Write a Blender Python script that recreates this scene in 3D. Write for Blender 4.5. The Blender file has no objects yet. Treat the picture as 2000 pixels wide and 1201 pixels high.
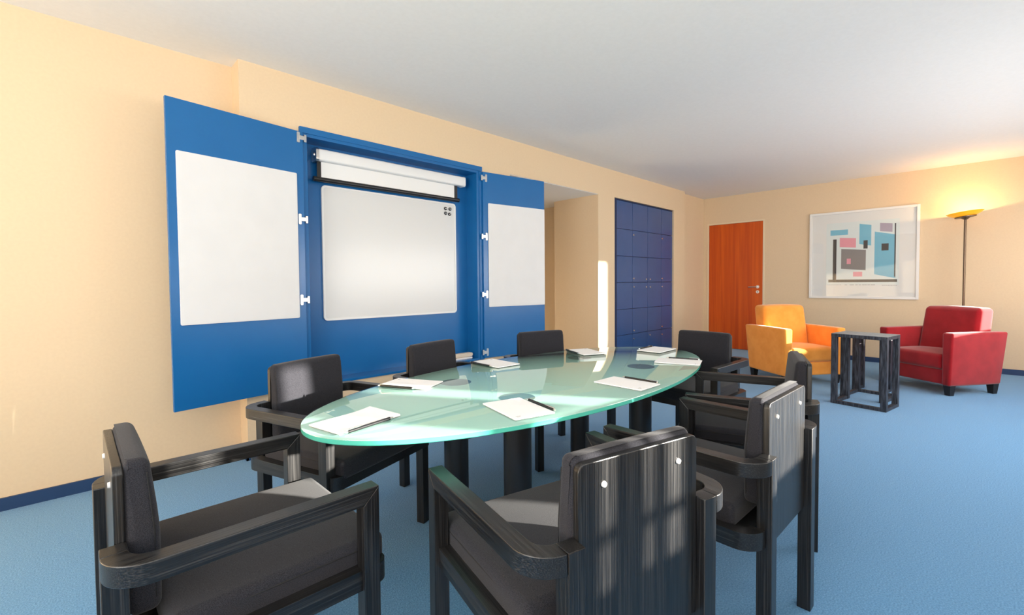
import bpy, bmesh, math, random
from math import pi, sin, cos, tan, radians as rad, sqrt
from mathutils import Vector, Matrix

random.seed(7)
scn = bpy.context.scene
col = scn.collection

# ------------------------------------------------------------------ camera
F_PX, YAW, PITCH, ROLL, CX, CY = 895.514, 0.79305, -0.0310, -0.0079, 1004.108, 580.598
CAM_H = 1.2
cam = bpy.data.cameras.new('camera')
cam.sensor_fit = 'HORIZONTAL'
cam.sensor_width = 36.0
cam.lens = F_PX / 2000 * 36.0
cam.shift_x = (1000.0 - CX) / 2000.0
cam.shift_y = (CY - 600.5) / 2000.0
cam.clip_start = 0.05
co = bpy.data.objects.new('camera', cam)
col.objects.link(co)
fw = Vector((cos(PITCH) * cos(YAW), cos(PITCH) * sin(YAW), sin(PITCH)))
rt0 = Vector((sin(YAW), -cos(YAW), 0))
up0 = rt0.cross(fw)
rt = cos(ROLL) * rt0 + sin(ROLL) * up0
up = -sin(ROLL) * rt0 + cos(ROLL) * up0
M = Matrix((rt, up, -fw)).transposed().to_4x4()
M.translation = (0, 0, CAM_H)
co.matrix_world = M
scn.camera = co

# ------------------------------------------------------------------ light
scn.view_settings.view_transform = 'Standard'
scn.view_settings.look = 'None'
scn.view_settings.gamma = 1
scn.view_settings.use_curve_mapping = False
scn.view_settings.exposure = 0.04
world = bpy.data.worlds.new('sky')
scn.world = world
world.use_nodes = True
bgn = world.node_tree.nodes['Background']
bgn.inputs[0].default_value = (0.93, 0.96, 1.0, 1)
bgn.inputs[1].default_value = 1.2

SUN = 33.0
sd = bpy.data.lights.new('sun', 'SUN')
sd.energy = SUN
sd.angle = rad(0.9)
sd.color = (1.0, 0.93, 0.82)
so = bpy.data.objects.new('sun', sd)
col.objects.link(so)
so.rotation_euler = Vector((-0.60, 1.0, -0.20)).to_track_quat('-Z', 'Y').to_euler()


def daylight(name, loc, sx, sz, power, aim, colr=(1.0, 0.965, 0.915)):
    l = bpy.data.lights.new(name, 'AREA')
    l.shape = 'RECTANGLE'
    l.size = sx
    l.size_y = sz
    l.energy = power
    l.color = colr
    o = bpy.data.objects.new(name, l)
    col.objects.link(o)
    o.location = loc
    o.rotation_euler = Vector(aim).to_track_quat('-Z', 'Y').to_euler()
    return o


WX = -3.0            # wall behind the camera
WY = -1.3            # window wall on the right
H = 2.712            # ceiling
XB = 8.462           # far wall
YM = 3.501           # main left wall face
YL = 3.666           # recessed left wall face
SILL, HEAD = 0.90, 2.43
# an area lamp in each opening; rear, near and wide ones are added fill
daylight('fill_rear', (WX + 0.03, 0.15, 1.45), 2.5, 2.1, 172, (1, -0.12, 1.1))
daylight('fill_near', (-0.45, WY + 0.03, 1.66), 3.7, 1.5, 66, (0, 1, 1.1))
daylight('daylight_window_middle', (2.45, WY + 0.03, 1.23), 1.05, 0.62, 6, (0, 1, 0.0))
daylight('fill_wide', (5.25, WY + 0.03, 1.42), 3.2, 1.0, 76, (0, 1, -0.38))
daylight('daylight_window_far', (7.69, WY + 0.03, 1.42), 0.76, 1.0, 9, (0, 1, -0.2))

# ------------------------------------------------------------------ materials


def new_mat(name):
    m = bpy.data.materials.new(name)
    m.use_nodes = True
    nt = m.node_tree
    b = nt.nodes['Principled BSDF']
    return m, nt, b


def node(nt, t, **kw):
    n = nt.nodes.new(t)
    for k, v in kw.items():
        setattr(n, k, v)
    return n


def plain(name, c, rough=0.5, metal=0.0, spec=0.5, coat=0.0):
    m, nt, b = new_mat(name)
    b.inputs['Base Color'].default_value = (*c, 1)
    b.inputs['Roughness'].default_value = rough
    b.inputs['Metallic'].default_value = metal
    b.inputs['Specular IOR Level'].default_value = spec
    b.inputs['Coat Weight'].default_value = coat
    return m


def textured(name, c1, c2, scale=(1, 1, 1), nscale=5.0, detail=6.0, lo=0.35, hi=0.65, rough=0.6,
             bump=0.0, bdist=0.002, spec=0.4, sheen=0.0, distort=0.0, rough2=None, coat=0.0):
    m, nt, b = new_mat(name)
    tc = node(nt, 'ShaderNodeTexCoord')
    mp = node(nt, 'ShaderNodeMapping')
    mp.inputs['Scale'].default_value = scale
    nz = node(nt, 'ShaderNodeTexNoise')
    nz.inputs['Scale'].default_value = nscale
    nz.inputs['Detail'].default_value = detail
    nz.inputs['Distortion'].default_value = distort
    rp = node(nt, 'ShaderNodeValToRGB')
    rp.color_ramp.elements[0].position = lo
    rp.color_ramp.elements[0].color = (*c1, 1)
    rp.color_ramp.elements[1].position = hi
    rp.color_ramp.elements[1].color = (*c2, 1)
    L = nt.links.new
    L(tc.outputs['Object'], mp.inputs['Vector'])
    L(mp.outputs['Vector'], nz.inputs['Vector'])
    L(nz.outputs['Fac'], rp.inputs['Fac'])
    L(rp.outputs['Color'], b.inputs['Base Color'])
    b.inputs['Roughness'].default_value = rough
    b.inputs['Specular IOR Level'].default_value = spec
    b.inputs['Sheen Weight'].default_value = sheen
    b.inputs['Coat Weight'].default_value = coat
    if rough2 is not None:
        mr = node(nt, 'ShaderNodeMapRange')
        mr.inputs['From Min'].default_value = lo
        mr.inputs['From Max'].default_value = hi
        mr.inputs['To Min'].default_value = rough
        mr.inputs['To Max'].default_value = rough2
        L(nz.outputs['Fac'], mr.inputs['Value'])
        L(mr.outputs['Result'], b.inputs['Roughness'])
    if bump:
        bp = node(nt, 'ShaderNodeBump')
        bp.inputs['Strength'].default_value = bump
        bp.inputs['Distance'].default_value = bdist
        L(nz.outputs['Fac'], bp.inputs['Height'])
        L(bp.outputs['Normal'], b.inputs['Normal'])
    return m


M_WALL = textured('cream_wall_paint', (0.755, 0.585, 0.39), (0.775, 0.605, 0.405), nscale=60, rough=0.75, bump=0.06, bdist=0.001, spec=0.25)
M_CEIL = textured('white_ceiling_paint', (0.86, 0.845, 0.825), (0.88, 0.865, 0.845), nscale=40, rough=0.85, bump=0.04, bdist=0.001, spec=0.2)
M_CARPET = textured('blue_carpet', (0.058, 0.207, 0.42), (0.145, 0.362, 0.63), nscale=170, detail=3, lo=0.30, hi=0.70, rough=0.95, bump=0.6, bdist=0.004, spec=0.1, sheen=0.25)
M_SKIRT = plain('navy_skirting', (0.012, 0.045, 0.13), 0.45)
M_BLUE = textured('blue_lacquer', (0.006, 0.128, 0.375), (0.008, 0.136, 0.39), nscale=3, rough=0.26, spec=0.5)
M_LOCK = textured('blue_locker_lacquer', (0.014, 0.072, 0.24), (0.016, 0.078, 0.26), nscale=3, rough=0.24, spec=0.8)
M_LOCKGAP = plain('dark_locker_gap', (0.004, 0.02, 0.08), 0.6)
M_BOARD = plain('whiteboard_enamel', (0.72, 0.72, 0.71), 0.22, spec=0.5)
M_PAPER = textured('flipchart_paper', (0.75, 0.75, 0.75), (0.77, 0.77, 0.77), nscale=6, rough=0.7)
M_WHITE = plain('white_plastic', (0.82, 0.82, 0.81), 0.35)
M_SCREEN = plain('projection_fabric', (0.84, 0.84, 0.83), 0.7)
M_BLACKP = plain('black_plastic', (0.012, 0.012, 0.013), 0.35)
M_STEEL = plain('brushed_nickel', (0.72, 0.70, 0.67), 0.28, metal=1.0)
M_CHROME = plain('chrome', (0.85, 0.85, 0.85), 0.12, metal=1.0)
WC1, WC2 = (0.0055, 0.0054, 0.0058), (0.042, 0.040, 0.039)
M_WOODV = textured('black_ash_vertical', WC1, WC2, scale=(380, 380, 3.2), nscale=1.0, detail=6, lo=0.46, hi=0.78, rough=0.30, rough2=0.46, bump=0.22, bdist=0.0012, spec=0.5)
M_WOODH = textured('black_ash_lengthwise', WC1, WC2, scale=(380, 3.6, 380), nscale=1.0, detail=6, lo=0.46, hi=0.78, rough=0.30, rough2=0.46, bump=0.22, bdist=0.0012, spec=0.5)
M_FABRIC = textured('charcoal_felt', (0.013, 0.013, 0.017), (0.036, 0.036, 0.043), nscale=620, detail=1, lo=0.30, hi=0.70, rough=0.95, bump=0.15, bdist=0.001, spec=0.12, sheen=0.12)
M_PIPING = plain('black_piping', (0.010, 0.010, 0.011), 0.8)
M_COLUMN = plain('anthracite_column_lacquer', (0.012, 0.011, 0.012), 0.38)
M_OLDW = textured('limed_black_oak', (0.014, 0.016, 0.024), (0.10, 0.115, 0.15), scale=(60, 60, 6), nscale=1.6, detail=8, lo=0.42, hi=0.80, rough=0.5, bump=0.3, bdist=0.0015)
M_OLDSHEEN = textured('limed_black_oak_sheen', (0.18, 0.19, 0.20), (0.36, 0.37, 0.37), scale=(60, 5, 60), nscale=1.6, detail=8, lo=0.35, hi=0.75, rough=0.33)  # oak lightened to carry the bright wall's reflection in its colour
M_YELLOW = textured('orange_yellow_velour', (0.86, 0.31, 0.045), (0.95, 0.37, 0.065), nscale=9, detail=6, rough=0.9, bump=0.12, bdist=0.002, spec=0.1, sheen=0.3)
M_RED = textured('crimson_velour', (0.27, 0.005, 0.010), (0.345, 0.009, 0.015), nscale=8, detail=7, rough=0.85, bump=0.12, bdist=0.002, spec=0.1, sheen=0.35)
M_FOOT = plain('black_brown_foot', (0.012, 0.009, 0.008), 0.4)
M_DOOR = textured('cherry_door_veneer', (0.50, 0.062, 0.0045), (0.68, 0.115, 0.008), scale=(14, 14, 0.55), nscale=1.0, detail=6, lo=0.35, hi=0.68, rough=0.36, distort=0.6)
M_FRAMEP = plain('cream_door_frame', (0.80, 0.66, 0.46), 0.4)
M_PICFR = plain('white_picture_frame', (0.82, 0.81, 0.78), 0.35)
M_MAT = plain('passepartout', (0.72, 0.725, 0.70), 0.7)
M_BRONZE = plain('bronze_pole', (0.16, 0.11, 0.075), 0.35, metal=0.8)
M_BOLT = plain('satin_bolt_cap', (0.78, 0.76, 0.73), 0.3)
M_PEN = plain('black_pen', (0.01, 0.01, 0.011), 0.25)
M_PAD = plain('white_notepad_paper', (0.90, 0.90, 0.90), 0.6)
M_PADMARK = plain('grey_print', (0.42, 0.43, 0.44), 0.6)
M_PADBACK = plain('grey_pad_board', (0.30, 0.29, 0.27), 0.7)
M_ERASER = plain('beige_felt', (0.74, 0.63, 0.50), 0.7)
M_WINFR = plain('white_window_frame', (0.80, 0.80, 0.78), 0.4)

# frosted glass underside: milky green, scatters light both ways
M_FROST, nt, b = new_mat('frosted_green_glass')
b.inputs['Base Color'].default_value = (0.56, 0.84, 0.76, 1)
b.inputs['Roughness'].default_value = 0.6
b.inputs['Specular IOR Level'].default_value = 0.2
tr = node(nt, 'ShaderNodeBsdfTranslucent')
tr.inputs['Color'].default_value = (0.52, 0.84, 0.75, 1)
mx = node(nt, 'ShaderNodeMixShader')
mx.inputs[0].default_value = 0.33
nt.links.new(b.outputs[0], mx.inputs[1])
nt.links.new(tr.outputs[0], mx.inputs[2])
nt.links.new(mx.outputs[0], nt.nodes['Material Output'].inputs[0])

# glass rim: saturated aqua with a polish
M_RIM, nt, b = new_mat('aqua_glass_rim')
b.inputs['Base Color'].default_value = (0.13, 0.62, 0.50, 1)
b.inputs['Roughness'].default_value = 0.12
tr = node(nt, 'ShaderNodeBsdfTranslucent')
tr.inputs['Color'].default_value = (0.16, 0.75, 0.60, 1)
mx = node(nt, 'ShaderNodeMixShader')
mx.inputs[0].default_value = 0.35
nt.links.new(b.outputs[0], mx.inputs[1])
nt.links.new(tr.outputs[0], mx.inputs[2])
nt.links.new(mx.outputs[0], nt.nodes['Material Output'].inputs[0])


def clear_glass(name, tint, ior=1.5):
    m = bpy.data.materials.new(name)
    m.use_nodes = True
    nt = m.node_tree
    nt.nodes.remove(nt.nodes['Principled BSDF'])
    t = node(nt, 'ShaderNodeBsdfTransparent')
    t.inputs[0].default_value = (*tint, 1)
    g = node(nt, 'ShaderNodeBsdfGlossy')
    g.inputs['Roughness'].default_value = 0.015
    fr = node(nt, 'ShaderNodeFresnel')
    fr.inputs['IOR'].default_value = ior
    ge = node(nt, 'ShaderNodeNewGeometry')
    inv = node(nt, 'ShaderNodeMath', operation='SUBTRACT')
    inv.inputs[0].default_value = 1.0
    mul = node(nt, 'ShaderNodeMath', operation='MULTIPLY')
    mx = node(nt, 'ShaderNodeMixShader')
    L = nt.links.new
    L(ge.outputs['Backfacing'], inv.inputs[1])
    L(inv.outputs[0], mul.inputs[0])
    L(fr.outputs[0], mul.inputs[1])
    L(mul.outputs[0], mx.inputs[0])
    L(t.outputs[0], mx.inputs[1])
    L(g.outputs[0], mx.inputs[2])
    L(mx.outputs[0], nt.nodes['Material Output'].inputs[0])
    return m


M_CLEAR = clear_glass('clear_table_glass', (0.96, 1.0, 0.985), 2.1)
M_PANE = clear_glass('window_glass', (0.97, 0.98, 0.98))
M_PICGLASS = clear_glass('picture_glass', (1, 1, 1))
M_DISC = plain('dark_fixing_disc', (0.10, 0.19, 0.19), 0.4)

M_AMBER, nt, b = new_mat('amber_glass_bowl')
b.inputs['Base Color'].default_value = (0.85, 0.38, 0.01, 1)
b.inputs['Roughness'].default_value = 0.3
b.inputs['Emission Color'].default_value = (1.0, 0.42, 0.004, 1)
b.inputs['Emission Strength'].default_value = 0.45
M_BULB, nt, b = new_mat('lit_bulb')
b.inputs['Emission Color'].default_value = (1.0, 0.80, 0.48, 1)
b.inputs['Emission Strength'].default_value = 25.0

# ------------------------------------------------------------------ mesh helpers


def bm_new():
    return bmesh.new()


def add_box(bm, x0, x1, y0, y1, z0, z1, mat=0):
    vs = [bm.verts.new((x, y, z)) for x in (x0, x1) for y in (y0, y1) for z in (z0, z1)]
    fs = []
    for q in ((0, 1, 3, 2), (4, 6, 7, 5), (0, 4, 5, 1), (2, 3, 7, 6), (0, 2, 6, 4), (1, 5, 7, 3)):
        f = bm.faces.new([vs[i] for i in q])
        f.material_index = mat
        fs.append(f)
    return vs


def add_hexa(bm, p):
    """p: 8 points, bottom ring 4 then top ring 4 (ccw from above)"""
    vs = [bm.verts.new(q) for q in p]
    for q in ((3, 2, 1, 0), (4, 5, 6, 7), (0, 1, 5, 4), (1, 2, 6, 5), (2, 3, 7, 6), (3, 0, 4, 7)):
        bm.faces.new([vs[i] for i in q])
    return vs


def add_cyl(bm, c, r0, r1, z0, z1, n=24, mat=0, axis='z'):
    def P(a, r, z):
        if axis == 'z':
            return (c[0] + r * cos(a), c[1] + r * sin(a), z)
        if axis == 'y':
            return (c[0] + r * cos(a), z, c[1] - r * sin(a))
        return (z, c[0] + r * cos(a), c[1] + r * sin(a))
    lo = [bm.verts.new(P(2 * pi * i / n, r0, z0)) for i in range(n)]
    hi = [bm.verts.new(P(2 * pi * i / n, r1, z1)) for i in range(n)]
    for i in range(n):
        j = (i + 1) % n
        f = bm.faces.new((lo[i], lo[j], hi[j], hi[i]))
        f.material_index = mat
    bm.faces.new(lo[::-1]).material_index = mat
    bm.faces.new(hi).material_index = mat


def add_lathe(bm, c, prof, n=32):
    rings = []
    for r, z in prof:
        rings.append([bm.verts.new((c[0] + r * cos(2 * pi * i / n), c[1] + r * sin(2 * pi * i / n), z)) for i in range(n)])
    for a, bq in zip(rings, rings[1:]):
        for i in range(n):
            j = (i + 1) % n
            bm.faces.new((a[i], a[j], bq[j], bq[i]))
    return rings


def add_prism(bm, pts, axis, a0, a1, mat=0):
    """extrude a 2D outline between a0 and a1 along an axis"""
    def P(p, a):
        if axis == 'y':
            return (p[0], a, p[1])
        if axis == 'x':
            return (a, p[0], p[1])
        return (p[0], p[1], a)
    lo = [bm.verts.new(P(p, a0)) for p in pts]
    hi = [bm.verts.new(P(p, a1)) for p in pts]
    n = len(pts)
    for i in range(n):
        j = (i + 1) % n
        bm.faces.new((lo[i], lo[j], hi[j], hi[i])).material_index = mat
    bm.faces.new(lo[::-1]).material_index = mat
    bm.faces.new(hi).material_index = mat


def rrect(x0, x1, z0, z1, r, n=5, corners=(1, 1, 1, 1)):
    """rounded rectangle outline; corners: lower-left, lower-right, upper-right, upper-left"""
    out = []
    for k, (cx, cz, a) in enumerate(((x0 + r, z0 + r, pi), (x1 - r, z0 + r, 1.5 * pi), (x1 - r, z1 - r, 0), (x0 + r, z1 - r, 0.5 * pi))):
        if corners[k]:
            for i in range(n + 1):
                t = a + pi / 2 * i / n
                out.append((cx + r * cos(t), cz + r * sin(t)))
        else:
            out.append(((x0, z0), (x1, z0), (x1, z1), (x0, z1))[k])
    return out


def add_sweep(bm, path, w, z0, z1, mitre_start=0.0, mitre_end=0.0):
    """rectangle section swept along a flat path; mitre: bottom edge shortened at that end"""
    n = len(path)
    rings = []
    for i, p in enumerate(path):
        p = Vector(p)
        if i == 0:
            t = (Vector(path[1]) - p).normalized()
            k = 1.0
        elif i == n - 1:
            t = (p - Vector(path[-2])).normalized()
            k = 1.0
        else:
            t1 = (p - Vector(path[i - 1])).normalized()
            t2 = (Vector(path[i + 1]) - p).normalized()
            t = (t1 + t2).normalized()
            k = 1.0 / max(0.3, t.dot(t1))
        nrm = Vector((-t.y, t.x)) * (w / 2 * k)
        sh = t * (mitre_start if i == 0 else (-mitre_end if i == n - 1 else 0.0))
        a, bq = p + nrm, p - nrm
        rings.append([bm.verts.new((a.x + sh.x, a.y + sh.y, z0)), bm.verts.new((bq.x + sh.x, bq.y + sh.y, z0)),
                      bm.verts.new((bq.x, bq.y, z1)), bm.verts.new((a.x, a.y, z1))])
    for a, bq in zip(rings, rings[1:]):
        for i in range(4):
            j = (i + 1) % 4
            bm.faces.new((a[i], a[j], bq[j], bq[i]))
    bm.faces.new(rings[0][::-1])
    bm.faces.new(rings[-1])


def add_cushion(bm, x0, x1, y0, y1, z0, z1, r, bulge=(0, 0, 0), n=6, k=4, warp=None):
    """soft rounded box; bulge swells the faces along each axis"""
    c = Vector(((x0 + x1) / 2, (y0 + y1) / 2, (z0 + z1) / 2))
    h = Vector(((x1 - x0) / 2, (y1 - y0) / 2, (z1 - z0) / 2))
    r = min(r, h.x * 0.98, h.y * 0.98, h.z * 0.98)

    def ticks(hh):
        core = hh - r
        e = [core + r * tan(pi / 4 * i / k) for i in range(1, k + 1)]
        mid = [-core + 2 * core * i / n for i in range(n + 1)]
        return [-v for v in e[::-1]] + mid + e
    T = [ticks(h.x), ticks(h.y), ticks(h.z)]
    cache = {}

    def V(p):
        key = tuple(round(v, 6) for v in p)
        if key in cache:
            return cache[key]
        q = Vector([max(-(h[i] - r), min(h[i] - r, p[i])) for i in range(3)])
        d = Vector(p) - q
        if d.length > 1e-9:
            d = d.normalized() * r
        w = q + d
        u = [w[i] / h[i] for i in range(3)]
        for i in range(3):
            o = [j for j in range(3) if j != i]
            w[i] += bulge[i] * u[i] * (1 - u[o[0]] ** 2) * (1 - u[o[1]] ** 2)
        w = w + c
        if warp:
            w = Vector(warp(w))
        cache[key] = bm.verts.new(w)
        return cache[key]
    for ax in range(3):
        o = [(ax + 1) % 3, (ax + 2) % 3]
        for s in (-1, 1):
            A, B = T[o[0]], T[o[1]]
            for i in range(len(A) - 1):
                for j in range(len(B) - 1):
                    q = []
                    for a, bq in ((A[i], B[j]), (A[i + 1], B[j]), (A[i + 1], B[j + 1]), (A[i], B[j + 1])):
                        p = [0, 0, 0]
                        p[ax] = s * h[ax]
                        p[o[0]] = a
                        p[o[1]] = bq
                        q.append(V(p))
                    if s < 0:
                        q.reverse()
                    if len(set(q)) == 4:
                        bm.faces.new(q)


def add_tube(bm, pts, r, n=16):
    rings = []
    for i, p in enumerate(pts):
        p = Vector(p)
        t = (Vector(pts[min(i + 1, len(pts) - 1)]) - Vector(pts[max(i - 1, 0)])).normalized()
        a = t.cross(Vector((0, 0, 1)))
        if a.length < 1e-4:
            a = Vector((1, 0, 0))
        a.normalize()
        bq = t.cross(a)
        rings.append([bm.verts.new(p + a * (r * cos(2 * pi * j / n)) + bq * (r * sin(2 * pi * j / n))) for j in range(n)])
    for a, bq in zip(rings, rings[1:]):
        for i in range(n):
            j = (i + 1) % n
            bm.faces.new((a[i], a[j], bq[j], bq[i]))
    bm.faces.new(rings[0][::-1])
    bm.faces.new(rings[-1])


def obj(name, bm, mats, parent=None, bevel=0.0, seg=2, smooth=None, recalc=True, **props):
    if recalc:
        bmesh.ops.recalc_face_normals(bm, faces=bm.faces[:])
    if smooth is None:
        smooth = 20 if bevel else 35
    if bevel:
        es = [e for e in bm.edges if len(e.link_faces) == 2 and e.calc_face_angle(0) > rad(40)]
        bmesh.ops.bevel(bm, geom=es, offset=bevel, segments=seg, affect='EDGES', clamp_overlap=True, profile=0.5)
    me = bpy.data.meshes.new(name)
    bm.to_mesh(me)
    bm.free()
    for m in (mats if isinstance(mats, (list, tuple)) else [mats]):
        me.materials.append(m)
    for p in me.polygons:
        p.use_smooth = True
    me.set_sharp_from_angle(angle=rad(smooth))
    o = bpy.data.objects.new(name, me)
    col.objects.link(o)
    if parent is not None:
        o.parent = parent
    for k, v in props.items():
        o[k] = v
    return o


def thing(name, label, cat, loc=(0, 0, 0), rz=0.0, group=None):
    o = bpy.data.objects.new(name, None)
    o.empty_display_size = 0.1
    col.objects.link(o)
    o.location = loc
    o.rotation_euler = (0, 0, rz)
    o['label'] = label
    o['category'] = cat
    if group:
        o['group'] = group
    return o


def copy_tree(o, parent=None):
    c = o.copy()
    col.objects.link(c)
    c.parent = parent
    for ch in list(o.children):
        copy_tree(ch, c)
    return c


def box(name, x0, x1, y0, y1, z0, z1, m, parent=None, bevel=0.0, **kw):
    bm = bm_new()
    add_box(bm, x0, x1, y0, y1, z0, z1)
    return obj(name, bm, m, parent, bevel, **kw)


def struct(name, bm, m, parent=None, **kw):
    o = obj(name, bm, m, parent, smooth=30, **kw)
    if parent is None:
        o['kind'] = 'structure'
    return o


# ------------------------------------------------------------------ the room
bm = bm_new()
add_box(bm, WX - 0.3, XB + 0.3, WY - 0.3, 6.4, -0.12, 0.0)
struct('floor', bm, M_CARPET, label='blue speckled wall-to-wall carpet')
bm = bm_new()
add_box(bm, WX - 0.3, XB + 0.3, WY - 0.3, 6.4, H, H + 0.2)
struct('ceiling', bm, M_CEIL, label='plain white plastered ceiling')

X1, X9 = 0.878, 7.494           # ends of the projecting wall
CX0, CX1, CZ0, CZ1 = 1.257, 2.998, 0.434, 2.354     # wall opening of the presentation cabinet
NX0, NX1, NZ = 3.40, 4.997, 2.352                  # niche
LX0, LX1, LZ = 5.379, 7.10, 2.356                  # locker recess
TW = 0.42                                            # how deep the projecting wall goes
for q in (
        (WX - 0.3, X1 + 0.02, YL, YL + 0.3, 0, H),
        (X1, CX0, YM, YM + TW, 0, H),
        (CX0, CX1, YM, YM + TW, 0, CZ0),
        (CX0, CX1, YM, YM + TW, CZ1, H),
        (CX0, CX1, YM + 0.20, YM + TW, CZ0, CZ1),
        (CX1, NX0, YM, YM + TW, 0, H),
        (NX0, NX1, YM, 6.3, NZ, H),
        (NX1, LX0, YM, 4.25, 0, H),
        (LX0, LX1, YM, YM + TW, LZ, H),
        (LX0, LX1, YM + 0.10, YM + TW, 0, LZ),
        (LX1, X9, YM, YM + TW, 0, H),
        (X9 - 0.02, XB + 0.2, 3.594, 3.594 + 0.3, 0, H),
):
    bm = bm_new()
    add_box(bm, *q)
    struct('wall_left', bm, M_WALL, label='cream painted wall with a built-in cabinet, a niche and lockers')
bm = bm_new()
add_box(bm, NX0 - 0.35, NX0 - 0.02, YM + TW, 6.3, 0, H)
add_box(bm, NX1 + 0.34, NX1 + 0.6, 4.25, 6.3, 0, H)
add_box(bm, NX0 - 0.35, NX1 + 0.6, 5.2, 5.5, 0, H)
add_box(bm, NX1 - 0.02, NX1 + 0.6, 4.25, 6.3, NZ, H)
struct('wall_niche', bm, M_WALL, label='cream inner walls of the passage behind the niche')
bm = bm_new()
add_box(bm, NX0 - 0.02, NX1 + 0.34, YM + 0.004, 5.2, NZ - 0.006, NZ - 0.001)
struct('ceiling_niche', bm, M_CEIL, label='white underside of the niche lintel')

DY0, DY1, DZ = 2.586, 3.489, 2.218                   # door leaf on the far wall
bm = bm_new()
add_box(bm, XB, XB + 0.25, WY - 0.3, DY0 - 0.03, 0, H)
add_box(bm, XB, XB + 0.25, DY0 - 0.03, DY1 + 0.03, DZ + 0.03, H)
add_box(bm, XB, XB + 0.25, DY1 + 0.03, 3.9, 0, H)
add_box(bm, XB + 0.12, XB + 0.25, DY0 - 0.03, DY1 + 0.03, 0, DZ + 0.03)
struct('wall_back', bm, M_WALL, label='cream painted end wall with the door and the framed print')

# window wall on the right (outside the frame)
WIN = [(-2.3, 1.4, HEAD), (1.90, 2.42, 1.545), (2.52, 3.01, 1.545), (3.65, 6.85, HEAD), (7.30, 8.10, HEAD)]  # long openings added for fill light; low heads trim the sun
bm = bm_new()
xs = WX - 0.3
for a, b2, hd in WIN:
    add_box(bm, xs, a, WY - 0.06, WY, 0, H)
    add_box(bm, a, b2, WY - 0.06, WY, 0, SILL)
    add_box(bm, a, b2, WY - 0.06, WY, hd, H)
    xs = b2
add_box(bm, xs, XB + 0.25, WY - 0.06, WY, 0, H)
struct('wall_right', bm, M_WALL, label='cream wall with the windows')
bm = bm_new()
add_box(bm, WX - 0.25, WX, WY, YL, 0, 0.4)
add_box(bm, WX - 0.25, WX, WY, YL, 2.5, H)
add_box(bm, WX - 0.25, WX, WY, -1.15, 0.4, 2.5)
add_box(bm, WX - 0.25, WX, 1.45, YL, 0.4, 2.5)
struct('wall_near', bm, M_WALL, label='cream wall behind the camera')
for i, (a, b2, hd) in enumerate(WIN):
    t = thing('window_%d' % (i + 1), 'white framed window in the right-hand wall', 'window')
    del t['category']
    t['kind'] = 'structure'
    bm = bm_new()
    fwid = 0.045 if i in (0, 3) else 0.012
    y0, y1 = WY - 0.050, WY - 0.020
    add_box(bm, a, a + fwid, y0, y1, SILL, hd)
    add_box(bm, b2 - fwid, b2, y0, y1, SILL, hd)
    add_box(bm, a, b2, y0, y1, SILL, SILL + 0.012)
    add_box(bm, a, b2, y0, y1, hd - 0.012, hd)
    if i == 1:
        for u0, u1 in ((1.900, 1.925), (1.968, 2.038), (2.072, 2.096), (2.155, 2.205)):
            add_box(bm, u0, u1, y0, y1, SILL, hd)
        add_box(bm, a, 2.17, y0, y1, 1.02, 1.045)
    if i == 2:
        add_box(bm, a, 2.83, y0, y1, 1.21, hd)  # solid panel added to keep a sun patch off the left wall
    if i in (0, 3):
        n = 3
        for k in range(1, n):
            xm = a + (b2 - a) * k / n
            add_box(bm, xm - 0.04, xm + 0.04, y0, y1, SILL, hd)
    obj('window_frame', bm, M_WINFR, t)
    bm = bm_new()
    vs = [bm.verts.new(p) for p in ((a, WY - 0.035, SILL), (b2, WY - 0.035, SILL), (b2, WY - 0.035, hd), (a, WY - 0.035, hd))]
    bm.faces.new(vs[::-1])
    obj('pane', bm, M_PANE, t, recalc=False)
    box('window_sill', a, b2, WY - 0.055, WY + 0.08, SILL - 0.022, SILL - 0.001, M_WINFR, t)
# outside, an unseen wall added to keep the low sun off the wide window
bm = bm_new()
add_box(bm, 5.6, 9.15, WY - 4.2, WY - 3.9, -0.5, 3.6)
o = struct('wall_sun_block', bm, M_CEIL, label='added sun-blocking wall outside the wide window')

# skirting boards
bm = bm_new()
add_box(bm, WX, X1, YL - 0.014, YL, 0, 0.069)
add_box(bm, X1 - 0.014, X1, YM - 0.014, YL, 0, 0.069)
add_box(bm, X1 - 0.014, NX0, YM - 0.014, YM, 0, 0.069)
add_box(bm, NX1, LX0, YM - 0.014, YM, 0, 0.069)
add_box(bm, LX1 + 0.06, X9 + 0.012, YM - 0.014, YM, 0, 0.069)
struct('baseboard_left', bm, M_SKIRT, label='dark navy skirting board')
bm = bm_new()
add_box(bm, XB - 0.014, XB, WY, DY0 - 0.032, 0, 0.069)
struct('baseboard_back', bm, M_SKIRT, label='dark navy skirting board')
bm = bm_new()
add_box(bm, WX, XB - 0.014, WY, WY + 0.014, 0, 0.069)
struct('baseboard_right', bm, M_SKIRT, label='dark navy skirting board')

# the door
d = thing('door_1', 'cherry veneered flush door in the end wall', 'door')
del d['category']
d['kind'] = 'structure'
bm = bm_new()
add_box(bm, XB - 0.006, XB + 0.10, DY0 - 0.03, DY0 - 0.002, 0, DZ + 0.03)
add_box(bm, XB - 0.006, XB + 0.10, DY1 + 0.002, DY1 + 0.03, 0, DZ + 0.03)
add_box(bm, XB - 0.006, XB + 0.10, DY0 - 0.002, DY1 + 0.002, DZ + 0.002, DZ + 0.03)
obj('door_frame', bm, M_FRAMEP, d, bevel=0.003)
box('door_leaf', XB + 0.002, XB + 0.045, DY0, DY1, 0.006, DZ, M_DOOR, d, bevel=0.002)
bm = bm_new()
hy = DY0 + 0.075
add_cyl(bm, (hy, 1.104), 0.026, 0.026, XB - 0.008, XB + 0.002, axis='x')
add_cyl(bm, (hy, 1.104), 0.010, 0.010, XB - 0.05, XB - 0.008, axis='x', n=16)
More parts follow.
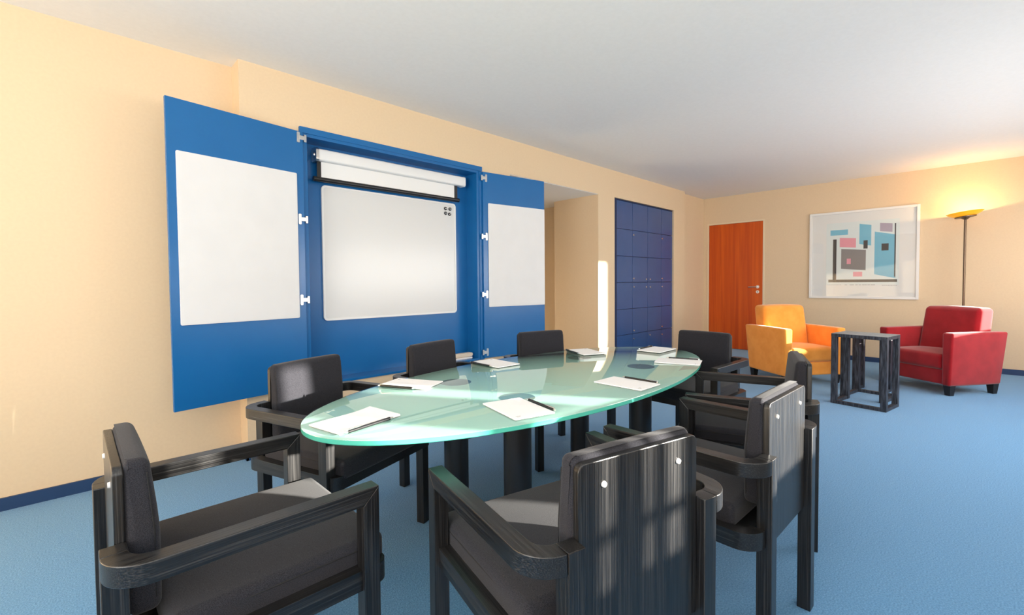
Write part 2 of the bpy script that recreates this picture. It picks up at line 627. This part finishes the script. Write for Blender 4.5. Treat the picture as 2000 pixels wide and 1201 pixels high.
add_tube(bm, [(XB - 0.05, hy - 0.008, 1.104), (XB - 0.052, hy + 0.06, 1.102), (XB - 0.050, hy + 0.135, 1.100)], 0.0095)
obj('lever_handle', bm, M_STEEL, d)
bm = bm_new()
add_cyl(bm, (hy, 1.018), 0.026, 0.026, XB - 0.007, XB + 0.002, axis='x')
kp = obj('keyhole_plate', bm, M_STEEL, d)
box('keyhole', XB - 0.0085, XB - 0.0065, hy - 0.004, hy + 0.004, 1.006, 1.028, M_BLACKP, kp)

# ------------------------------------------------------------------ presentation cabinet
cab = thing('presentation_cabinet', 'tall blue wall cabinet standing open around a whiteboard', 'cabinet', (CX0, YM, CZ0))
IX0, IX1, YBK = 0.053, 1.681, 0.160          # inner sides and back, local to the cabinet
CW, CHT = CX1 - CX0, CZ1 - CZ0
bm = bm_new()
add_box(bm, 0.001, IX0, -0.012, 0.195, 0.001, CHT - 0.001)
obj('side_panel', bm, M_BLUE, cab, bevel=0.002)
bm = bm_new()
add_box(bm, IX1, CW - 0.001, -0.002, 0.195, 0.001, CHT - 0.001)
obj('side_panel', bm, M_BLUE, cab, bevel=0.002)
bm = bm_new()
add_box(bm, IX0, IX1, -0.012, 0.195, 1.852, CHT - 0.001)
obj('header', bm, M_BLUE, cab, bevel=0.002)
box('header_trim', 0.001, CW - 0.001, -0.020, -0.012, CHT - 0.045, CHT - 0.001, M_BLUE, cab, bevel=0.001)
box('hinge_stile', CW - 0.030, CW + 0.016, -0.010, -0.0005, 0.001, CHT - 0.046, M_BLUE, cab)
box('bottom_panel', IX0, IX1, -0.012, 0.195, 0.001, 0.022, M_BLUE, cab, bevel=0.002)
box('back_panel', IX0, IX1, YBK, 0.195, 0.022, 1.852, M_BLUE, cab)


def cabinet_door(hinge, ang, width, bx0, bx1, flip, hz, labelname):
    """door leaf hanging from the cabinet side; local x runs from the hinge to the free edge"""
    e = bpy.data.objects.new('door', None)
    col.objects.link(e)
    e.parent = cab
    e.location = (hinge[0] - CX0, hinge[1] - YM, 0)
    e.rotation_euler = (0, 0, ang)
    s = 1 if flip else -1                    # which local side faces the room
    y0, y1 = (0.0, 0.022) if s < 0 else (-0.022, 0.0)
    box('door_leaf', -0.007, width, min(y0, y1), max(y0, y1), 0.449 - CZ0, 2.307 - CZ0, M_BLUE, e, bevel=0.002)
    yb = -0.0 if s < 0 else 0.0
    b0, b1 = (yb - 0.010, yb) if s < 0 else (yb, yb + 0.010)
    bm = bm_new()
    add_prism(bm, rrect(bx0, bx1, 0.962 - CZ0, 2.000 - CZ0, 0.008, 3), 'y', b0, b1)
    obj('pinboard', bm, M_PAPER, e, bevel=0.0015)
    for z in hz:
        bm = bm_new()
        yy = (-0.007, 0.0) if s < 0 else (0.0, 0.007)
        add_prism(bm, rrect(0.018, 0.040, z - 0.038 - CZ0, z + 0.038 - CZ0, 0.007, 3), 'y', *yy)
        add_box(bm, -0.014, 0.022, yy[0] - 0.004 * (s < 0), yy[1] + 0.004 * (s > 0), z - 0.014 - CZ0, z + 0.014 - CZ0)
        add_box(bm, -0.030, -0.012, yy[0] - 0.002, yy[1] + 0.002, z - 0.026 - CZ0, z + 0.026 - CZ0)
        obj('hinge', bm, M_STEEL, e, bevel=0.001)
    return e


angL = math.atan2(3.337 - 3.464, 0.457 - 1.263)
cabinet_door((1.266, 3.464), angL, 0.823, 0.048, 0.779, True, (2.262, 1.675, 1.09, 0.52), 'left')
angR = math.atan2(3.361 - 3.474, 3.777 - 3.006)
cabinet_door((3.006, 3.474), angR, 0.785, 0.050, 0.780, False, (2.245, 1.666, 1.089, 0.508), 'right')

wb = thing('whiteboard', 'large white enamel board with rounded corners inside the blue cabinet', 'whiteboard', (1.472, YM + YBK, 0.912))
bm = bm_new()
add_prism(bm, rrect(0.012, 1.304, 0.012, 1.060, 0.022), 'y', -0.013, -0.003)
obj('writing_surface', bm, M_BOARD, wb)
bm = bm_new()
outer, inner = rrect(0, 1.316, 0, 1.072, 0.032, 6), rrect(0.016, 1.300, 0.016, 1.056, 0.020, 6)
n = len(outer)
rings = [[bm.verts.new((p[0], y, p[1])) for p in pr] for pr, y in ((outer, -0.001), (outer, -0.018), (inner, -0.018), (inner, -0.012))]
for a, b2 in zip(rings, rings[1:]):
    for i in range(n):
        bm.faces.new((a[i], a[(i + 1) % n], b2[(i + 1) % n], b2[i]))
obj('board_frame', bm, M_WHITE, wb)

mg = [('upper one nearer the middle', 2.666, 1.927, 0), ('upper one nearer the edge', 2.719, 1.927, 0), ('lower one nearer the middle', 2.667, 1.882, 0), ('lower tilted-stripe one', 2.713, 1.877, 35)]
for nm, x, z, rot in mg:
    t = thing('magnet', 'round dark magnet on the whiteboard, %s of the four' % nm, 'magnet', (x, YM + YBK - 0.013, z), 0, 'magnets on the whiteboard')
    bm = bm_new()
    add_cyl(bm, (0, 0), 0.0165, 0.0145, -0.001, -0.010, 20, axis='y')
    obj('magnet_body', bm, M_BLACKP, t)
    g = box('magnet_stripe', -0.010, 0.010, -0.0118, -0.0098, -0.0022, 0.0022, M_WHITE, t)
    g.rotation_euler = (0, rad(-rot), 0)

ps = thing('projection_screen', 'roll-down projection screen in a white casing above the whiteboard', 'screen', (1.425, YM + 0.105, 2.0))
bm = bm_new()
add_prism(bm, rrect(-0.045, 0.045, 0.152, 0.243, 0.016, 4), 'x', 0.0, 1.405)
obj('casing', bm, M_WHITE, ps)
bm = bm_new()
add_prism(bm, rrect(-0.050, 0.050, 0.145, 0.250, 0.022, 4), 'x', -0.022, 0.0)
add_cyl(bm, (0.0, 0.198), 0.026, 0.022, -0.0225, -0.030, 16, axis='x')
obj('end_cap', bm, M_STEEL, ps)
bm = bm_new()
add_prism(bm, rrect(-0.047, 0.047, 0.149, 0.246, 0.020, 4), 'x', 1.405, 1.425)
obj('end_cap', bm, M_WHITE, ps)
box('screen_fabric', 0.032, 1.318, -0.002, 0.001, 0.033, 0.160, M_SCREEN, ps)
box('black_border', 0.0, 0.032, -0.002, 0.001, 0.033, 0.160, M_BLACKP, ps)
box('black_border', 1.318, 1.356, -0.002, 0.001, 0.033, 0.160, M_BLACKP, ps)
bm = bm_new()
add_tube(bm, [(-0.028, 0, 0.016), (1.372, 0, 0.016)], 0.019)
obj('weight_bar', bm, M_BLACKP, ps)

er = thing('board_eraser', 'long beige board eraser lying on the cabinet floor below the whiteboard', 'eraser', (2.80, YM + 0.06, CZ0 + 0.022))
bm = bm_new()
add_prism(bm, rrect(-0.115, 0.095, 0.0, 0.016, 0.005, 3), 'y', -0.024, 0.024)
obj('felt', bm, M_WHITE, er, bevel=0.002)
bm = bm_new()
add_prism(bm, rrect(-0.120, 0.100, 0.022, 0.058, 0.016, 4), 'y', -0.026, 0.026)
add_box(bm, -0.09, 0.07, -0.015, 0.015, 0.014, 0.024)
obj('grip', bm, M_ERASER, er, bevel=0.004)

# ------------------------------------------------------------------ lockers
lk = thing('locker_cabinet', 'blue built-in locker cabinet with a grid of square doors beside the niche', 'cabinet', (LX0, YM, 0))
YD = 0.022
for q in ((0.004, LX1 - LX0 - 0.004, 0.045, 0.097, 0.0, LZ - 0.004), (0.004, 0.070, 0.012, 0.046, 0.0, LZ - 0.004), (0.068, LX1 - LX0 - 0.004, 0.022, 0.046, LZ - 0.016, LZ - 0.004), (0.068, LX1 - LX0 - 0.004, 0.022, 0.046, 0.0, 0.068)):
    box('carcass_panel', *q, M_LOCKGAP, lk)
gx = [5.450, 5.876, 6.304, 6.730, 7.092]
gz = [0.072, 0.452, 0.818, 1.198, 1.568, 1.946, 2.338]
locks = [(5.893, 1.88), (6.742, 1.88), (5.897, 1.253), (6.742, 1.254), (5.900, 1.131), (6.742, 1.126), (6.257, 1.242), (6.371, 1.242),
         (6.257, 1.127), (6.372, 1.125), (5.905, 0.498), (5.905, 0.375), (6.742, 0.497), (6.742, 0.373), (6.364, 0.394)]
for i in range(4):
    for j in range(6):
        x0, x1, z0, z1 = gx[i], gx[i + 1], gz[j], gz[j + 1]
        dd = box('door', x0 - LX0 + 0.003, x1 - LX0 - 0.003, YD, YD + 0.018, z0 + 0.003, z1 - 0.003, M_LOCK, lk, bevel=0.0015)
        for (lx, lz) in locks:
            if x0 < lx < x1 and z0 < lz < z1:
                bm = bm_new()
                add_cyl(bm, (lx - LX0, lz), 0.013, 0.011, YD + 0.001, YD - 0.011, 14, axis='y')
                obj('lock', bm, M_CHROME, dd)

# ------------------------------------------------------------------ framed print
pic = thing('framed_print', 'large white framed abstract print with blue, grey and pink shapes on the end wall', 'picture', (XB, 1.244, 0.928))
PW, PH = 0.654, 1.316
fr = 0.032
bm = bm_new()
for (a, b2, c, dq) in ((-PW, -PW + fr, 0, PH), (PW - fr, PW, 0, PH), (-PW + fr, PW - fr, 0, fr), (-PW + fr, PW - fr, PH - fr, PH)):
    add_box(bm, -0.034, -0.001, a, b2, c, dq)
obj('picture_frame', bm, M_PICFR, pic, bevel=0.002)
box('passepartout', -0.016, -0.004, -PW + fr, PW - fr, fr, PH - fr, M_MAT, pic)
art = [plain('print_pale_ground', (0.66, 0.73, 0.72), 0.7), plain('print_light_blue', (0.16, 0.45, 0.60), 0.7), plain('print_charcoal', (0.045, 0.045, 0.05), 0.7),
       plain('print_grey', (0.22, 0.21, 0.21), 0.7), plain('print_pink', (0.72, 0.30, 0.36), 0.7), plain('print_mauve', (0.38, 0.33, 0.40), 0.7)]
bm = bm_new()
Y0, Y1, Z0, Z1 = -0.438, 0.432, 0.208, 1.146        # y grows to the left in the picture
XS = -0.017


def patch(pts, m, k):
    vs = [bm.verts.new((XS - 0.0002 * k, p[0], p[1])) for p in pts]
    f = bm.faces.new(vs)
    f.material_index = m


def pr(y0, y1, z0, z1, m, k, sk=0.0):
    patch([(y0, z0), (y1, z0 + sk), (y1, z1 + sk), (y0, z1)], m, k)


pr(Y0, Y1, Z0, Z1, 0, 0)
# a plain stack of leaning bars and tiles
pr(-0.40, -0.16, 0.30, 0.92, 1, 1, 0.06)
pr(-0.12, 0.02, 0.78, 1.08, 1, 1, 0.03)
pr(0.16, 0.38, 0.96, 1.04, 1, 2)
pr(-0.06, 0.24, 0.42, 0.72, 3, 2, 0.03)
pr(0.30, 0.345, 0.28, 0.90, 2, 2)
pr(-0.42, 0.40, 0.245, 0.285, 2, 3)
pr(0.06, 0.26, 0.76, 0.90, 4, 3, 0.02)
pr(-0.02, 0.09, 0.33, 0.40, 4, 3)
pr(-0.36, -0.22, 0.96, 1.08, 5, 3, 0.02)
pr(-0.32, -0.24, 0.70, 0.80, 2, 3)
pr(-0.08, -0.03, 0.74, 0.86, 2, 4)
pr(0.12, 0.17, 0.52, 0.60, 4, 4)
pr(-0.40, -0.385, 0.32, 1.08, 2, 4)
obj('print_sheet', bm, art, pic, recalc=False)
bm = bm_new()
for a, b2, z in ((0.235, 0.419, 0.216), (-0.236, -0.420, 0.208)):
    lo, hi = min(a, b2), max(a, b2)
    y = lo
    while y < hi - 0.01:
        w = random.uniform(0.008, 0.03)
        add_box(bm, XS - 0.0012, XS - 0.0008, y, min(hi, y + w), z - 0.014, z - 0.006)
        y += w + 0.006
for a in (0.19, 0.13, 0.105, 0.06, 0.02, -0.02, -0.05, -0.085, -0.12, -0.145):
    add_box(bm, XS - 0.0012, XS - 0.0008, a - 0.028, a, 0.199, 0.211)
obj('caption', bm, M_PADMARK, pic, kind='stuff')
bm = bm_new()
vs = [bm.verts.new((-0.024, y, z)) for y, z in ((-PW + fr, fr), (PW - fr, fr), (PW - fr, PH - fr), (-PW + fr, PH - fr))]
bm.faces.new(vs[::-1])
obj('picture_glass', bm, M_PICGLASS, pic, recalc=False)

# ------------------------------------------------------------------ conference table
ZT = 0.7355
tb = thing('conference_table', 'long oval conference table with a frosted green glass top on dark columns', 'table', (1.786, 1.515, 0), rad(1.5))
TA, TB = 1.251, 0.548


def ell(a, b2, n=128):
    return [(a * cos(2 * pi * i / n), b2 * sin(2 * pi * i / n)) for i in range(n)]


NE = 128
bm = bm_new()
prof = [(0.004, ZT - 0.0195), (0.0, ZT - 0.0165), (0.0, ZT - 0.0035)]
rings = [[bm.verts.new((p[0], p[1], z)) for p in ell(TA - dd, TB - dd, NE)] for dd, z in prof]
for k, (a, b2) in enumerate(zip(rings, rings[1:])):
    for i in range(NE):
        f = bm.faces.new((a[i], a[(i + 1) % NE], b2[(i + 1) % NE], b2[i]))
        f.material_index = 1
bm.faces.new(rings[0][::-1]).material_index = 0
bm.faces.new(rings[-1]).material_index = 0
obj('tabletop', bm, [M_FROST, M_RIM], tb, label='frosted green lower layer of the glass top')
bm = bm_new()
prof = [(0.0, ZT - 0.0034), (0.0, ZT - 0.002), (0.0008, ZT - 0.0006), (0.0022, ZT)]
rings = [[bm.verts.new((p[0], p[1], z)) for p in ell(TA - dd, TB - dd, NE)] for dd, z in prof]
for a, b2 in zip(rings, rings[1:]):
    for i in range(NE):
        bm.faces.new((a[i], a[(i + 1) % NE], b2[(i + 1) % NE], b2[i]))
bm.faces.new(rings[-1])
obj('glass_surface', bm, M_CLEAR, tb, recalc=False, label='clear polished upper surface of the glass top')
for (x, y) in ((1.317, 1.738), (1.314, 1.321), (2.275, 1.312), (2.28, 1.74)):
    v = Matrix.Rotation(-rad(1.5), 2) @ Vector((x - 1.786, y - 1.515))
    bm = bm_new()
    add_cyl(bm, v, 0.0575, 0.0575, 0.012, ZT - 0.034, 40)
    c = obj('column', bm, M_COLUMN, tb)
    bm = bm_new()
    add_cyl(bm, v, 0.074, 0.074, ZT - 0.034, ZT - 0.0197, 40)
    obj('mounting_plate', bm, M_COLUMN, c)
    bm = bm_new()
    add_cyl(bm, v, 0.062, 0.062, 0.0, 0.012, 40)
    obj('foot_plate', bm, M_COLUMN, c)
    bm = bm_new()
    add_cyl(bm, v, 0.074, 0.074, ZT - 0.0033, ZT - 0.0029, 40)
    obj('fixing_disc', bm, M_DISC, c)

# ------------------------------------------------------------------ conference armchairs
W, LEN, ZA, S = 0.314, 0.546, 0.670, 0.044
XI, WB, YBD, TBD, ZB = 0.187, 0.186, 0.024, 0.018, 0.826
R = W - (XI + S)


def make_chair():
    root = thing('conference_armchair', 'x', 'chair')
    for s in (-1, 1):
        path = [(s * (W - S / 2), LEN), (s * (W - S / 2), 0.30), (s * (W - S / 2), R)]
        for i in range(1, 11):
            a = pi / 2 * i / 10
            path.append((s * (W - R + (R - S / 2) * cos(a)), R - (R - S / 2) * sin(a)))
        bm = bm_new()
        add_sweep(bm, path, S, ZA - S, ZA, mitre_start=S)
        obj('armrest', bm, M_WOODH, root, bevel=0.0022)
    for s in (-1, 1):
        xo, xi = s * W, s * (W - S)
        bm = bm_new()
        p = [(xi, LEN - S), (xo, LEN - S), (xo, LEN), (xi, LEN)]
        if s < 0:
            p = [(xo, LEN - S), (xi, LEN - S), (xi, LEN), (xo, LEN)]
        add_hexa(bm, [(x, y, 0.0) for x, y in p] + [(x, y, ZA - S if y < LEN - S / 2 else ZA - 0.0005) for x, y in p])
        obj('leg', bm, M_WOODV, root, bevel=0.0022)
        bm = bm_new()
        a, b2 = sorted((s * XI, s * (XI + S)))
        add_box(bm, a, b2, 0.0, S, 0.0, ZA)
        obj('leg', bm, M_WOODV, root, bevel=0.0022)
    # seat frame: one rail bent round the corners
    ws, wr = 0.301, 0.040
    rr = ws - (XI + S)
    yr = 0.018
    half = []
    for i in range(9):
        a = pi / 2 * (1 - i / 8)
        half.append((ws - rr + (rr - wr / 2) * cos(a), yr + rr - (rr - wr / 2) * sin(a)))
    yf, rf = LEN + 0.032, 0.034
    for i in range(7):
        a = pi / 2 * i / 6
        half.append((ws - rf + (rf - wr / 2) * cos(a), yf - rf + (rf - wr / 2) * sin(a)))
    path = half + [(-x, y) for x, y in half[::-1]]
    bm = bm_new()
    add_sweep(bm, path, wr, 0.400, 0.453)
    obj('seat_frame', bm, M_WOODH, root, bevel=0.0022)
    box('seat_panel', -0.268, 0.268, 0.060, LEN + 0.006, 0.415, 0.436, M_WOODH, root)
    bm = bm_new()
    add_cushion(bm, -0.266, 0.266, 0.100, LEN + 0.038, 0.432, 0.512, 0.020, bulge=(0.0, 0.004, 0.012))
    sc = obj('seat_cushion', bm, M_FABRIC, root, smooth=60)
    bm = bm_new()
    half = [(0.262, 0.13, 0.488), (0.2655, 0.34, 0.490), (0.264, LEN + 0.010, 0.488), (0.250, LEN + 0.034, 0.488)]
    add_tube(bm, half + [(0, LEN + 0.0415, 0.490)] + [(-x, y, z) for x, y, z in half[::-1]], 0.0024, 10)
    obj('piping', bm, M_PIPING, sc, smooth=60)
    bm = bm_new()
    add_cushion(bm, -WB - 0.003, WB + 0.003, YBD + TBD, 0.100, 0.500, ZB + 0.010, 0.018, bulge=(0.0, 0.008, 0.003),
                warp=lambda p: (p.x, p.y - (0.014 * max(0, (p.z - 0.68) / 0.15) if p.y > 0.06 else 0), p.z))
    bc = obj('back_cushion', bm, M_FABRIC, root, smooth=60)
    for s in (-1, 1):
        bm = bm_new()
        add_tube(bm, [(s * 0.1865, 0.090, 0.53), (s * 0.1875, 0.090, 0.68), (s * 0.1865, 0.080, 0.805)], 0.0016, 8)
        obj('piping', bm, M_PIPING, bc, smooth=60)
    bm = bm_new()
    add_prism(bm, rrect(-WB, WB, 0.378, ZB, 0.018, 5, (0, 0, 1, 1)), 'y', YBD, YBD + TBD)
    bb = obj('backboard', bm, M_WOODV, root, bevel=0.0022)
    for s in (-1, 1):
        bm = bm_new()
        add_cyl(bm, (s * 0.1175, 0.773), 0.0068, 0.0058, YBD, YBD - 0.0045, 16, axis='y')
        obj('bolt', bm, M_BOLT, bb)
    return root


CH = [
    (0.039, 1.424, -0.011, 'black armchair at the rounded table end opposite the door, seen from its side'),
    (0.915, 0.502, 1.338, 'black armchair with its broad back board and two bolts facing the camera'),
    (1.711, 0.415, 1.549, 'black armchair with full sunlight on its back board and cushion top'),
    (2.560, 0.558, 1.909, 'black armchair seen edge-on, back board against the yellow armchair'),
    (0.826, 2.362, -1.248, 'black armchair across the table with a sun patch on its back cushion'),
    (1.624, 2.452, -1.367, 'black armchair across the table, standing beside the board eraser'),
    (2.577, 2.374, -1.867, 'black armchair across the table, standing beside the niche'),
    (3.380, 1.400, 3.100, 'black armchair at the table end in front of the door'),
]
proto = make_chair()
for i, (x, y, a, lab) in enumerate(CH):
    c = proto if i == 0 else copy_tree(proto)
    c.location = (x, y, 0)
    c.rotation_euler = (0, 0, a - pi / 2)
    c['label'] = lab
    c['group'] = 'black armchairs around the glass table'

# ------------------------------------------------------------------ notepads and pens


def make_pad(curl):
    root = thing('notepad', '', 'notepad')
    pw, pl = 0.082, 0.122
    bm = bm_new()
    nx, ny = 6, 12
    g = {}
    for k, z0 in ((0, 0.0010), (1, 0.0050)):
        for i in range(nx + 1):
            for j in range(ny + 1):
                x, y = -pw + 2 * pw * i / nx, -pl + 2 * pl * j / ny
                lift = curl * max(0, (j / ny - 0.62) / 0.38) ** 2 * (0.35 + 0.65 * (1 - i / nx)) if k else 0
                g[k, i, j] = bm.verts.new((x, y - lift * 0.3, z0 + lift))
    for i in range(nx):
        for j in range(ny):
            bm.faces.new((g[1, i, j], g[1, i + 1, j], g[1, i + 1, j + 1], g[1, i, j + 1]))
            bm.faces.new((g[0, i, j + 1], g[0, i + 1, j + 1], g[0, i + 1, j], g[0, i, j]))
    for i in range(nx):
        bm.faces.new((g[0, i, 0], g[0, i + 1, 0], g[1, i + 1, 0], g[1, i, 0]))
        bm.faces.new((g[0, i + 1, ny], g[0, i, ny], g[1, i, ny], g[1, i + 1, ny]))
    for j in range(ny):
        bm.faces.new((g[0, 0, j + 1], g[0, 0, j], g[1, 0, j], g[1, 0, j + 1]))
        bm.faces.new((g[0, nx, j], g[0, nx, j + 1], g[1, nx, j + 1], g[1, nx, j]))
    obj('sheets', bm, M_PAD, root)
    box('backing_board', -pw, pw, -pl, pl, 0.0, 0.0010, M_PADBACK, root)
    bm = bm_new()
    for (a, b2, c, dq) in ((-0.066, -0.046, -0.100, -0.096), (-0.066, -0.052, -0.108, -0.105)):
        add_box(bm, a, b2, c, dq, 0.0049, 0.0053)
    obj('printed_mark', bm, M_PADMARK, root, kind='stuff')
    return root


def make_pen():
    root = thing('pen', '', 'pen')
    bm = bm_new()
    add_tube(bm, [(0, -0.088, 0.0056), (0, 0.078, 0.0056)], 0.0056)
    obj('barrel', bm, M_PEN, root)
    bm = bm_new()
    add_cyl(bm, (0, 0.0056), 0.0050, 0.0018, 0.078, 0.094, 16, axis='y')
    obj('tip', bm, M_CHROME, root)
    bm = bm_new()
    add_tube(bm, [(0, -0.088, 0.0056), (0, -0.095, 0.0056)], 0.0042)
    add_box(bm, -0.0020, 0.0020, -0.090, -0.040, 0.0114, 0.0132)
    add_box(bm, -0.0020, 0.0020, -0.092, -0.087, 0.0056, 0.0130)
    obj('clip', bm, M_CHROME, root)
    return root


PADS = [
    (0.700, 1.481, 11, 'at the rounded table end opposite the door'),
    (1.186, 1.191, 76, 'in front of the chair whose back board faces the camera'),
    (1.827, 1.126, 89.5, 'in front of the chair with the sunlit back board'),
    (2.531, 1.218, 109, 'in front of the edge-on chair'),
    (1.139, 1.842, -64, 'in front of the chair with a sun patch'),
    (1.770, 1.960, -92, 'in front of the chair beside the board eraser'),
    (2.478, 1.839, -114, 'in front of the chair beside the niche'),
    (2.882, 1.541, 181, 'at the table end in front of the lockers'),
]
pad_a, pad0, pen0 = make_pad(0.006), make_pad(0.0006), make_pen()
for i, (x, y, a, where) in enumerate(PADS):
    p = (pad_a, pad0)[i] if i < 2 else copy_tree(pad0)
    q = pen0 if i == 0 else copy_tree(pen0)
    p.location = (x, y, ZT + 0.0003)
    p.rotation_euler = (0, 0, rad(a - 90))
    p['label'] = 'white notepad ' + where
    p['group'] = 'white notepads on the table'
    off = Matrix.Rotation(rad(a - 90), 2) @ Vector((0.0925, -0.012))
    q.location = (x + off.x, y + off.y, ZT + 0.001)
    q.rotation_euler = (0, 0, rad(a - 90 + random.uniform(-1, 1)))
    q['label'] = 'black pen beside the notepad ' + where
    q['group'] = 'black pens on the table'

# ------------------------------------------------------------------ upholstered armchairs
AW, AL, AZ, AT, AB = 0.397, 0.696, 0.652, 0.103, 0.105


def make_armchair(mat, label, loc, ang):
    root = thing('armchair', label, 'armchair', loc, ang - pi / 2)

    def taper(p):
        k = 1 - (p[2] - AB) / (AZ - AB)
        x = p[0] - (0.022 * k if p[0] > 0 else -0.022 * k) * (1 if abs(p[0]) > AW - AT / 2 else 0)
        y = p[1] + 0.055 * k * max(0, 1 - p[1] / 0.3)
        return (x, y, p[2])
    for s in (-1, 1):
        x0, x1 = sorted((s * AW, s * (AW - AT)))
        bm = bm_new()
        add_cushion(bm, x0, x1, 0.0, AL, AB, AZ, 0.020, bulge=(0.004, 0.0, 0.004), warp=taper)
        obj('arm', bm, mat, root, smooth=60)
    bm = bm_new()
    add_cushion(bm, -(AW - AT) - 0.004, AW - AT + 0.004, 0.09, AL - 0.022, AB + 0.005, 0.262, 0.014)
    obj('base', bm, mat, root, smooth=60)
    bm = bm_new()
    add_cushion(bm, -(AW - AT) + 0.002, AW - AT - 0.002, 0.16, AL - 0.004, 0.266, 0.425, 0.035, bulge=(0, 0.008, 0.022))
    obj('seat_cushion', bm, mat, root, smooth=60)

    def lean(p):
        return (p[0] * (1 - 0.03 * max(0, (p[2] - 0.5) / 0.4)), p[1] - 0.16 * (p[2] - 0.40), p[2])
    bm = bm_new()
    add_cushion(bm, -(AW - AT) + 0.001, AW - AT - 0.001, 0.085, 0.285, 0.14, 0.895, 0.045, bulge=(0, 0.016, 0.012), warp=lean)
    obj('back', bm, mat, root, smooth=60)
    for sx in (-1, 1):
        for yy in (0.092, AL - 0.062):
            x = sx * (AW - 0.070)
            bm = bm_new()
            a, b2 = 0.026, 0.036
            add_hexa(bm, [(x - a, yy - a, 0), (x + a, yy - a, 0), (x + a, yy + a, 0), (x - a, yy + a, 0),
                          (x - b2, yy - b2, AB + 0.006), (x + b2, yy - b2, AB + 0.006), (x + b2, yy + b2, AB + 0.006), (x - b2, yy + b2, AB + 0.006)])
            obj('leg', bm, M_FOOT, root, bevel=0.003)
    return root


make_armchair(M_YELLOW, 'orange-yellow upholstered armchair beside the door', (6.547, 1.875, 0), -2.192)
make_armchair(M_RED, 'crimson upholstered armchair beside the floor lamp', (7.216, 0.101, 0), 2.522)

# ------------------------------------------------------------------ nest of side tables
ST = math.atan2(0.575 - 1.013, 5.284 - 5.358)       # direction of the front edge
GRP = 'nested side tables between the armchairs'


def side_table(label, origin, w, dep, h, post, rails, top_over=0.0):
    """local x runs along the front edge, y towards the back"""
    t = thing('side_table', label, 'side table', (origin[0], origin[1], 0), ST, GRP)
    tt = box('tabletop', 0, w, 0, dep + top_over, h - 0.032, h - 0.0015, M_OLDW, t)
    box('top_sheen', 0, w, 0, dep + top_over, h - 0.0014, h, M_OLDSHEEN, tt)  # thin pale layer, reflection painted onto the dark top
    for x in (0, w - post):
        for y in (0, dep - post):
            bm = bm_new()
            add_box(bm, x, x + post, y, y + post, 0, h - 0.032)
            obj('leg', bm, M_OLDW, t, bevel=0.002)
    for r in rails:
        bm = bm_new()
        if r == 'front':
            add_box(bm, post, w - post, 0, post * 0.9, 0.0, 0.030)
        if r == 'back':
            add_box(bm, post, w - post, dep - post * 0.9, dep, 0.0, 0.030)
        if r == 'left':
            add_box(bm, 0, post * 0.9, post, dep - post, 0.0, 0.030)
        if r == 'right':
            add_box(bm, w - post * 0.9, w, post, dep - post, 0.0, 0.030)
        obj('rail', bm, M_OLDW, t, bevel=0.002)
    return t


def stp(u, v):
    """point u along the front edge, v towards the back"""
    return (5.358 + u * cos(ST) - v * sin(ST), 1.013 + u * sin(ST) + v * cos(ST))


side_table('largest limed black side table, outermost of the nest', stp(0, 0), 0.444, 0.345, 0.685, 0.046, ('front', 'left', 'right'))
side_table('middle limed black side table, standing close behind the largest one', stp(-0.045, 0.352), 0.375, 0.42, 0.645, 0.044, ('left', 'back', 'right'))
side_table('smallest limed black side table, hindmost of the nest', stp(-0.088, 0.79), 0.285, 0.24, 0.60, 0.044, ('left', 'right'))

# ------------------------------------------------------------------ floor lamp
lx, ly = 8.20, 0.141
fl = thing('floor_lamp', 'tall uplighter floor lamp with an amber bowl, behind the crimson armchair', 'lamp', (lx, ly, 0))
bm = bm_new()
add_lathe(bm, (0, 0), [(0.0, 0.0), (0.14, 0.0), (0.14, 0.012), (0.03, 0.026), (0.013, 0.05)], 32)
obj('base', bm, M_BRONZE, fl)
bm = bm_new()
add_cyl(bm, (0, 0), 0.0125, 0.0125, 0.03, 1.965, 16)
obj('pole', bm, M_BRONZE, fl)
TILT = (rad(-7), 0, 0)
bm = bm_new()
add_lathe(bm, (0, 0), [(0.0, -0.038), (0.0126, -0.040), (0.035, -0.025), (0.05, -0.012), (0.102, -0.010), (0.104, 0.0), (0.0, 0.0)], 32)
hd = obj('bowl_holder', bm, M_BRONZE, fl)
bm = bm_new()
add_lathe(bm, (0, 0), [(0.0, 0.0005), (0.10, 0.003), (0.145, 0.024), (0.176, 0.050), (0.178, 0.052), (0.174, 0.052), (0.142, 0.029), (0.098, 0.008), (0.0, 0.006)], 40)
bw = obj('bowl', bm, M_AMBER, fl)
bm = bm_new()
add_tube(bm, [(-0.035, 0, 0.022), (0.035, 0, 0.022)], 0.006)
bu = obj('bulb', bm, M_BULB, fl)
for o in (hd, bw, bu):
    o.location = (0, 0, 2.0)
    o.rotation_euler = TILT
pl = bpy.data.lights.new('lamp_light', 'POINT')
pl.energy = 12
pl.color = (1.0, 0.68, 0.32)
pl.shadow_soft_size = 0.012
po = bpy.data.objects.new('lamp_light', pl)
col.objects.link(po)
po.parent = fl
po.location = (0, 0.002, 2.036)
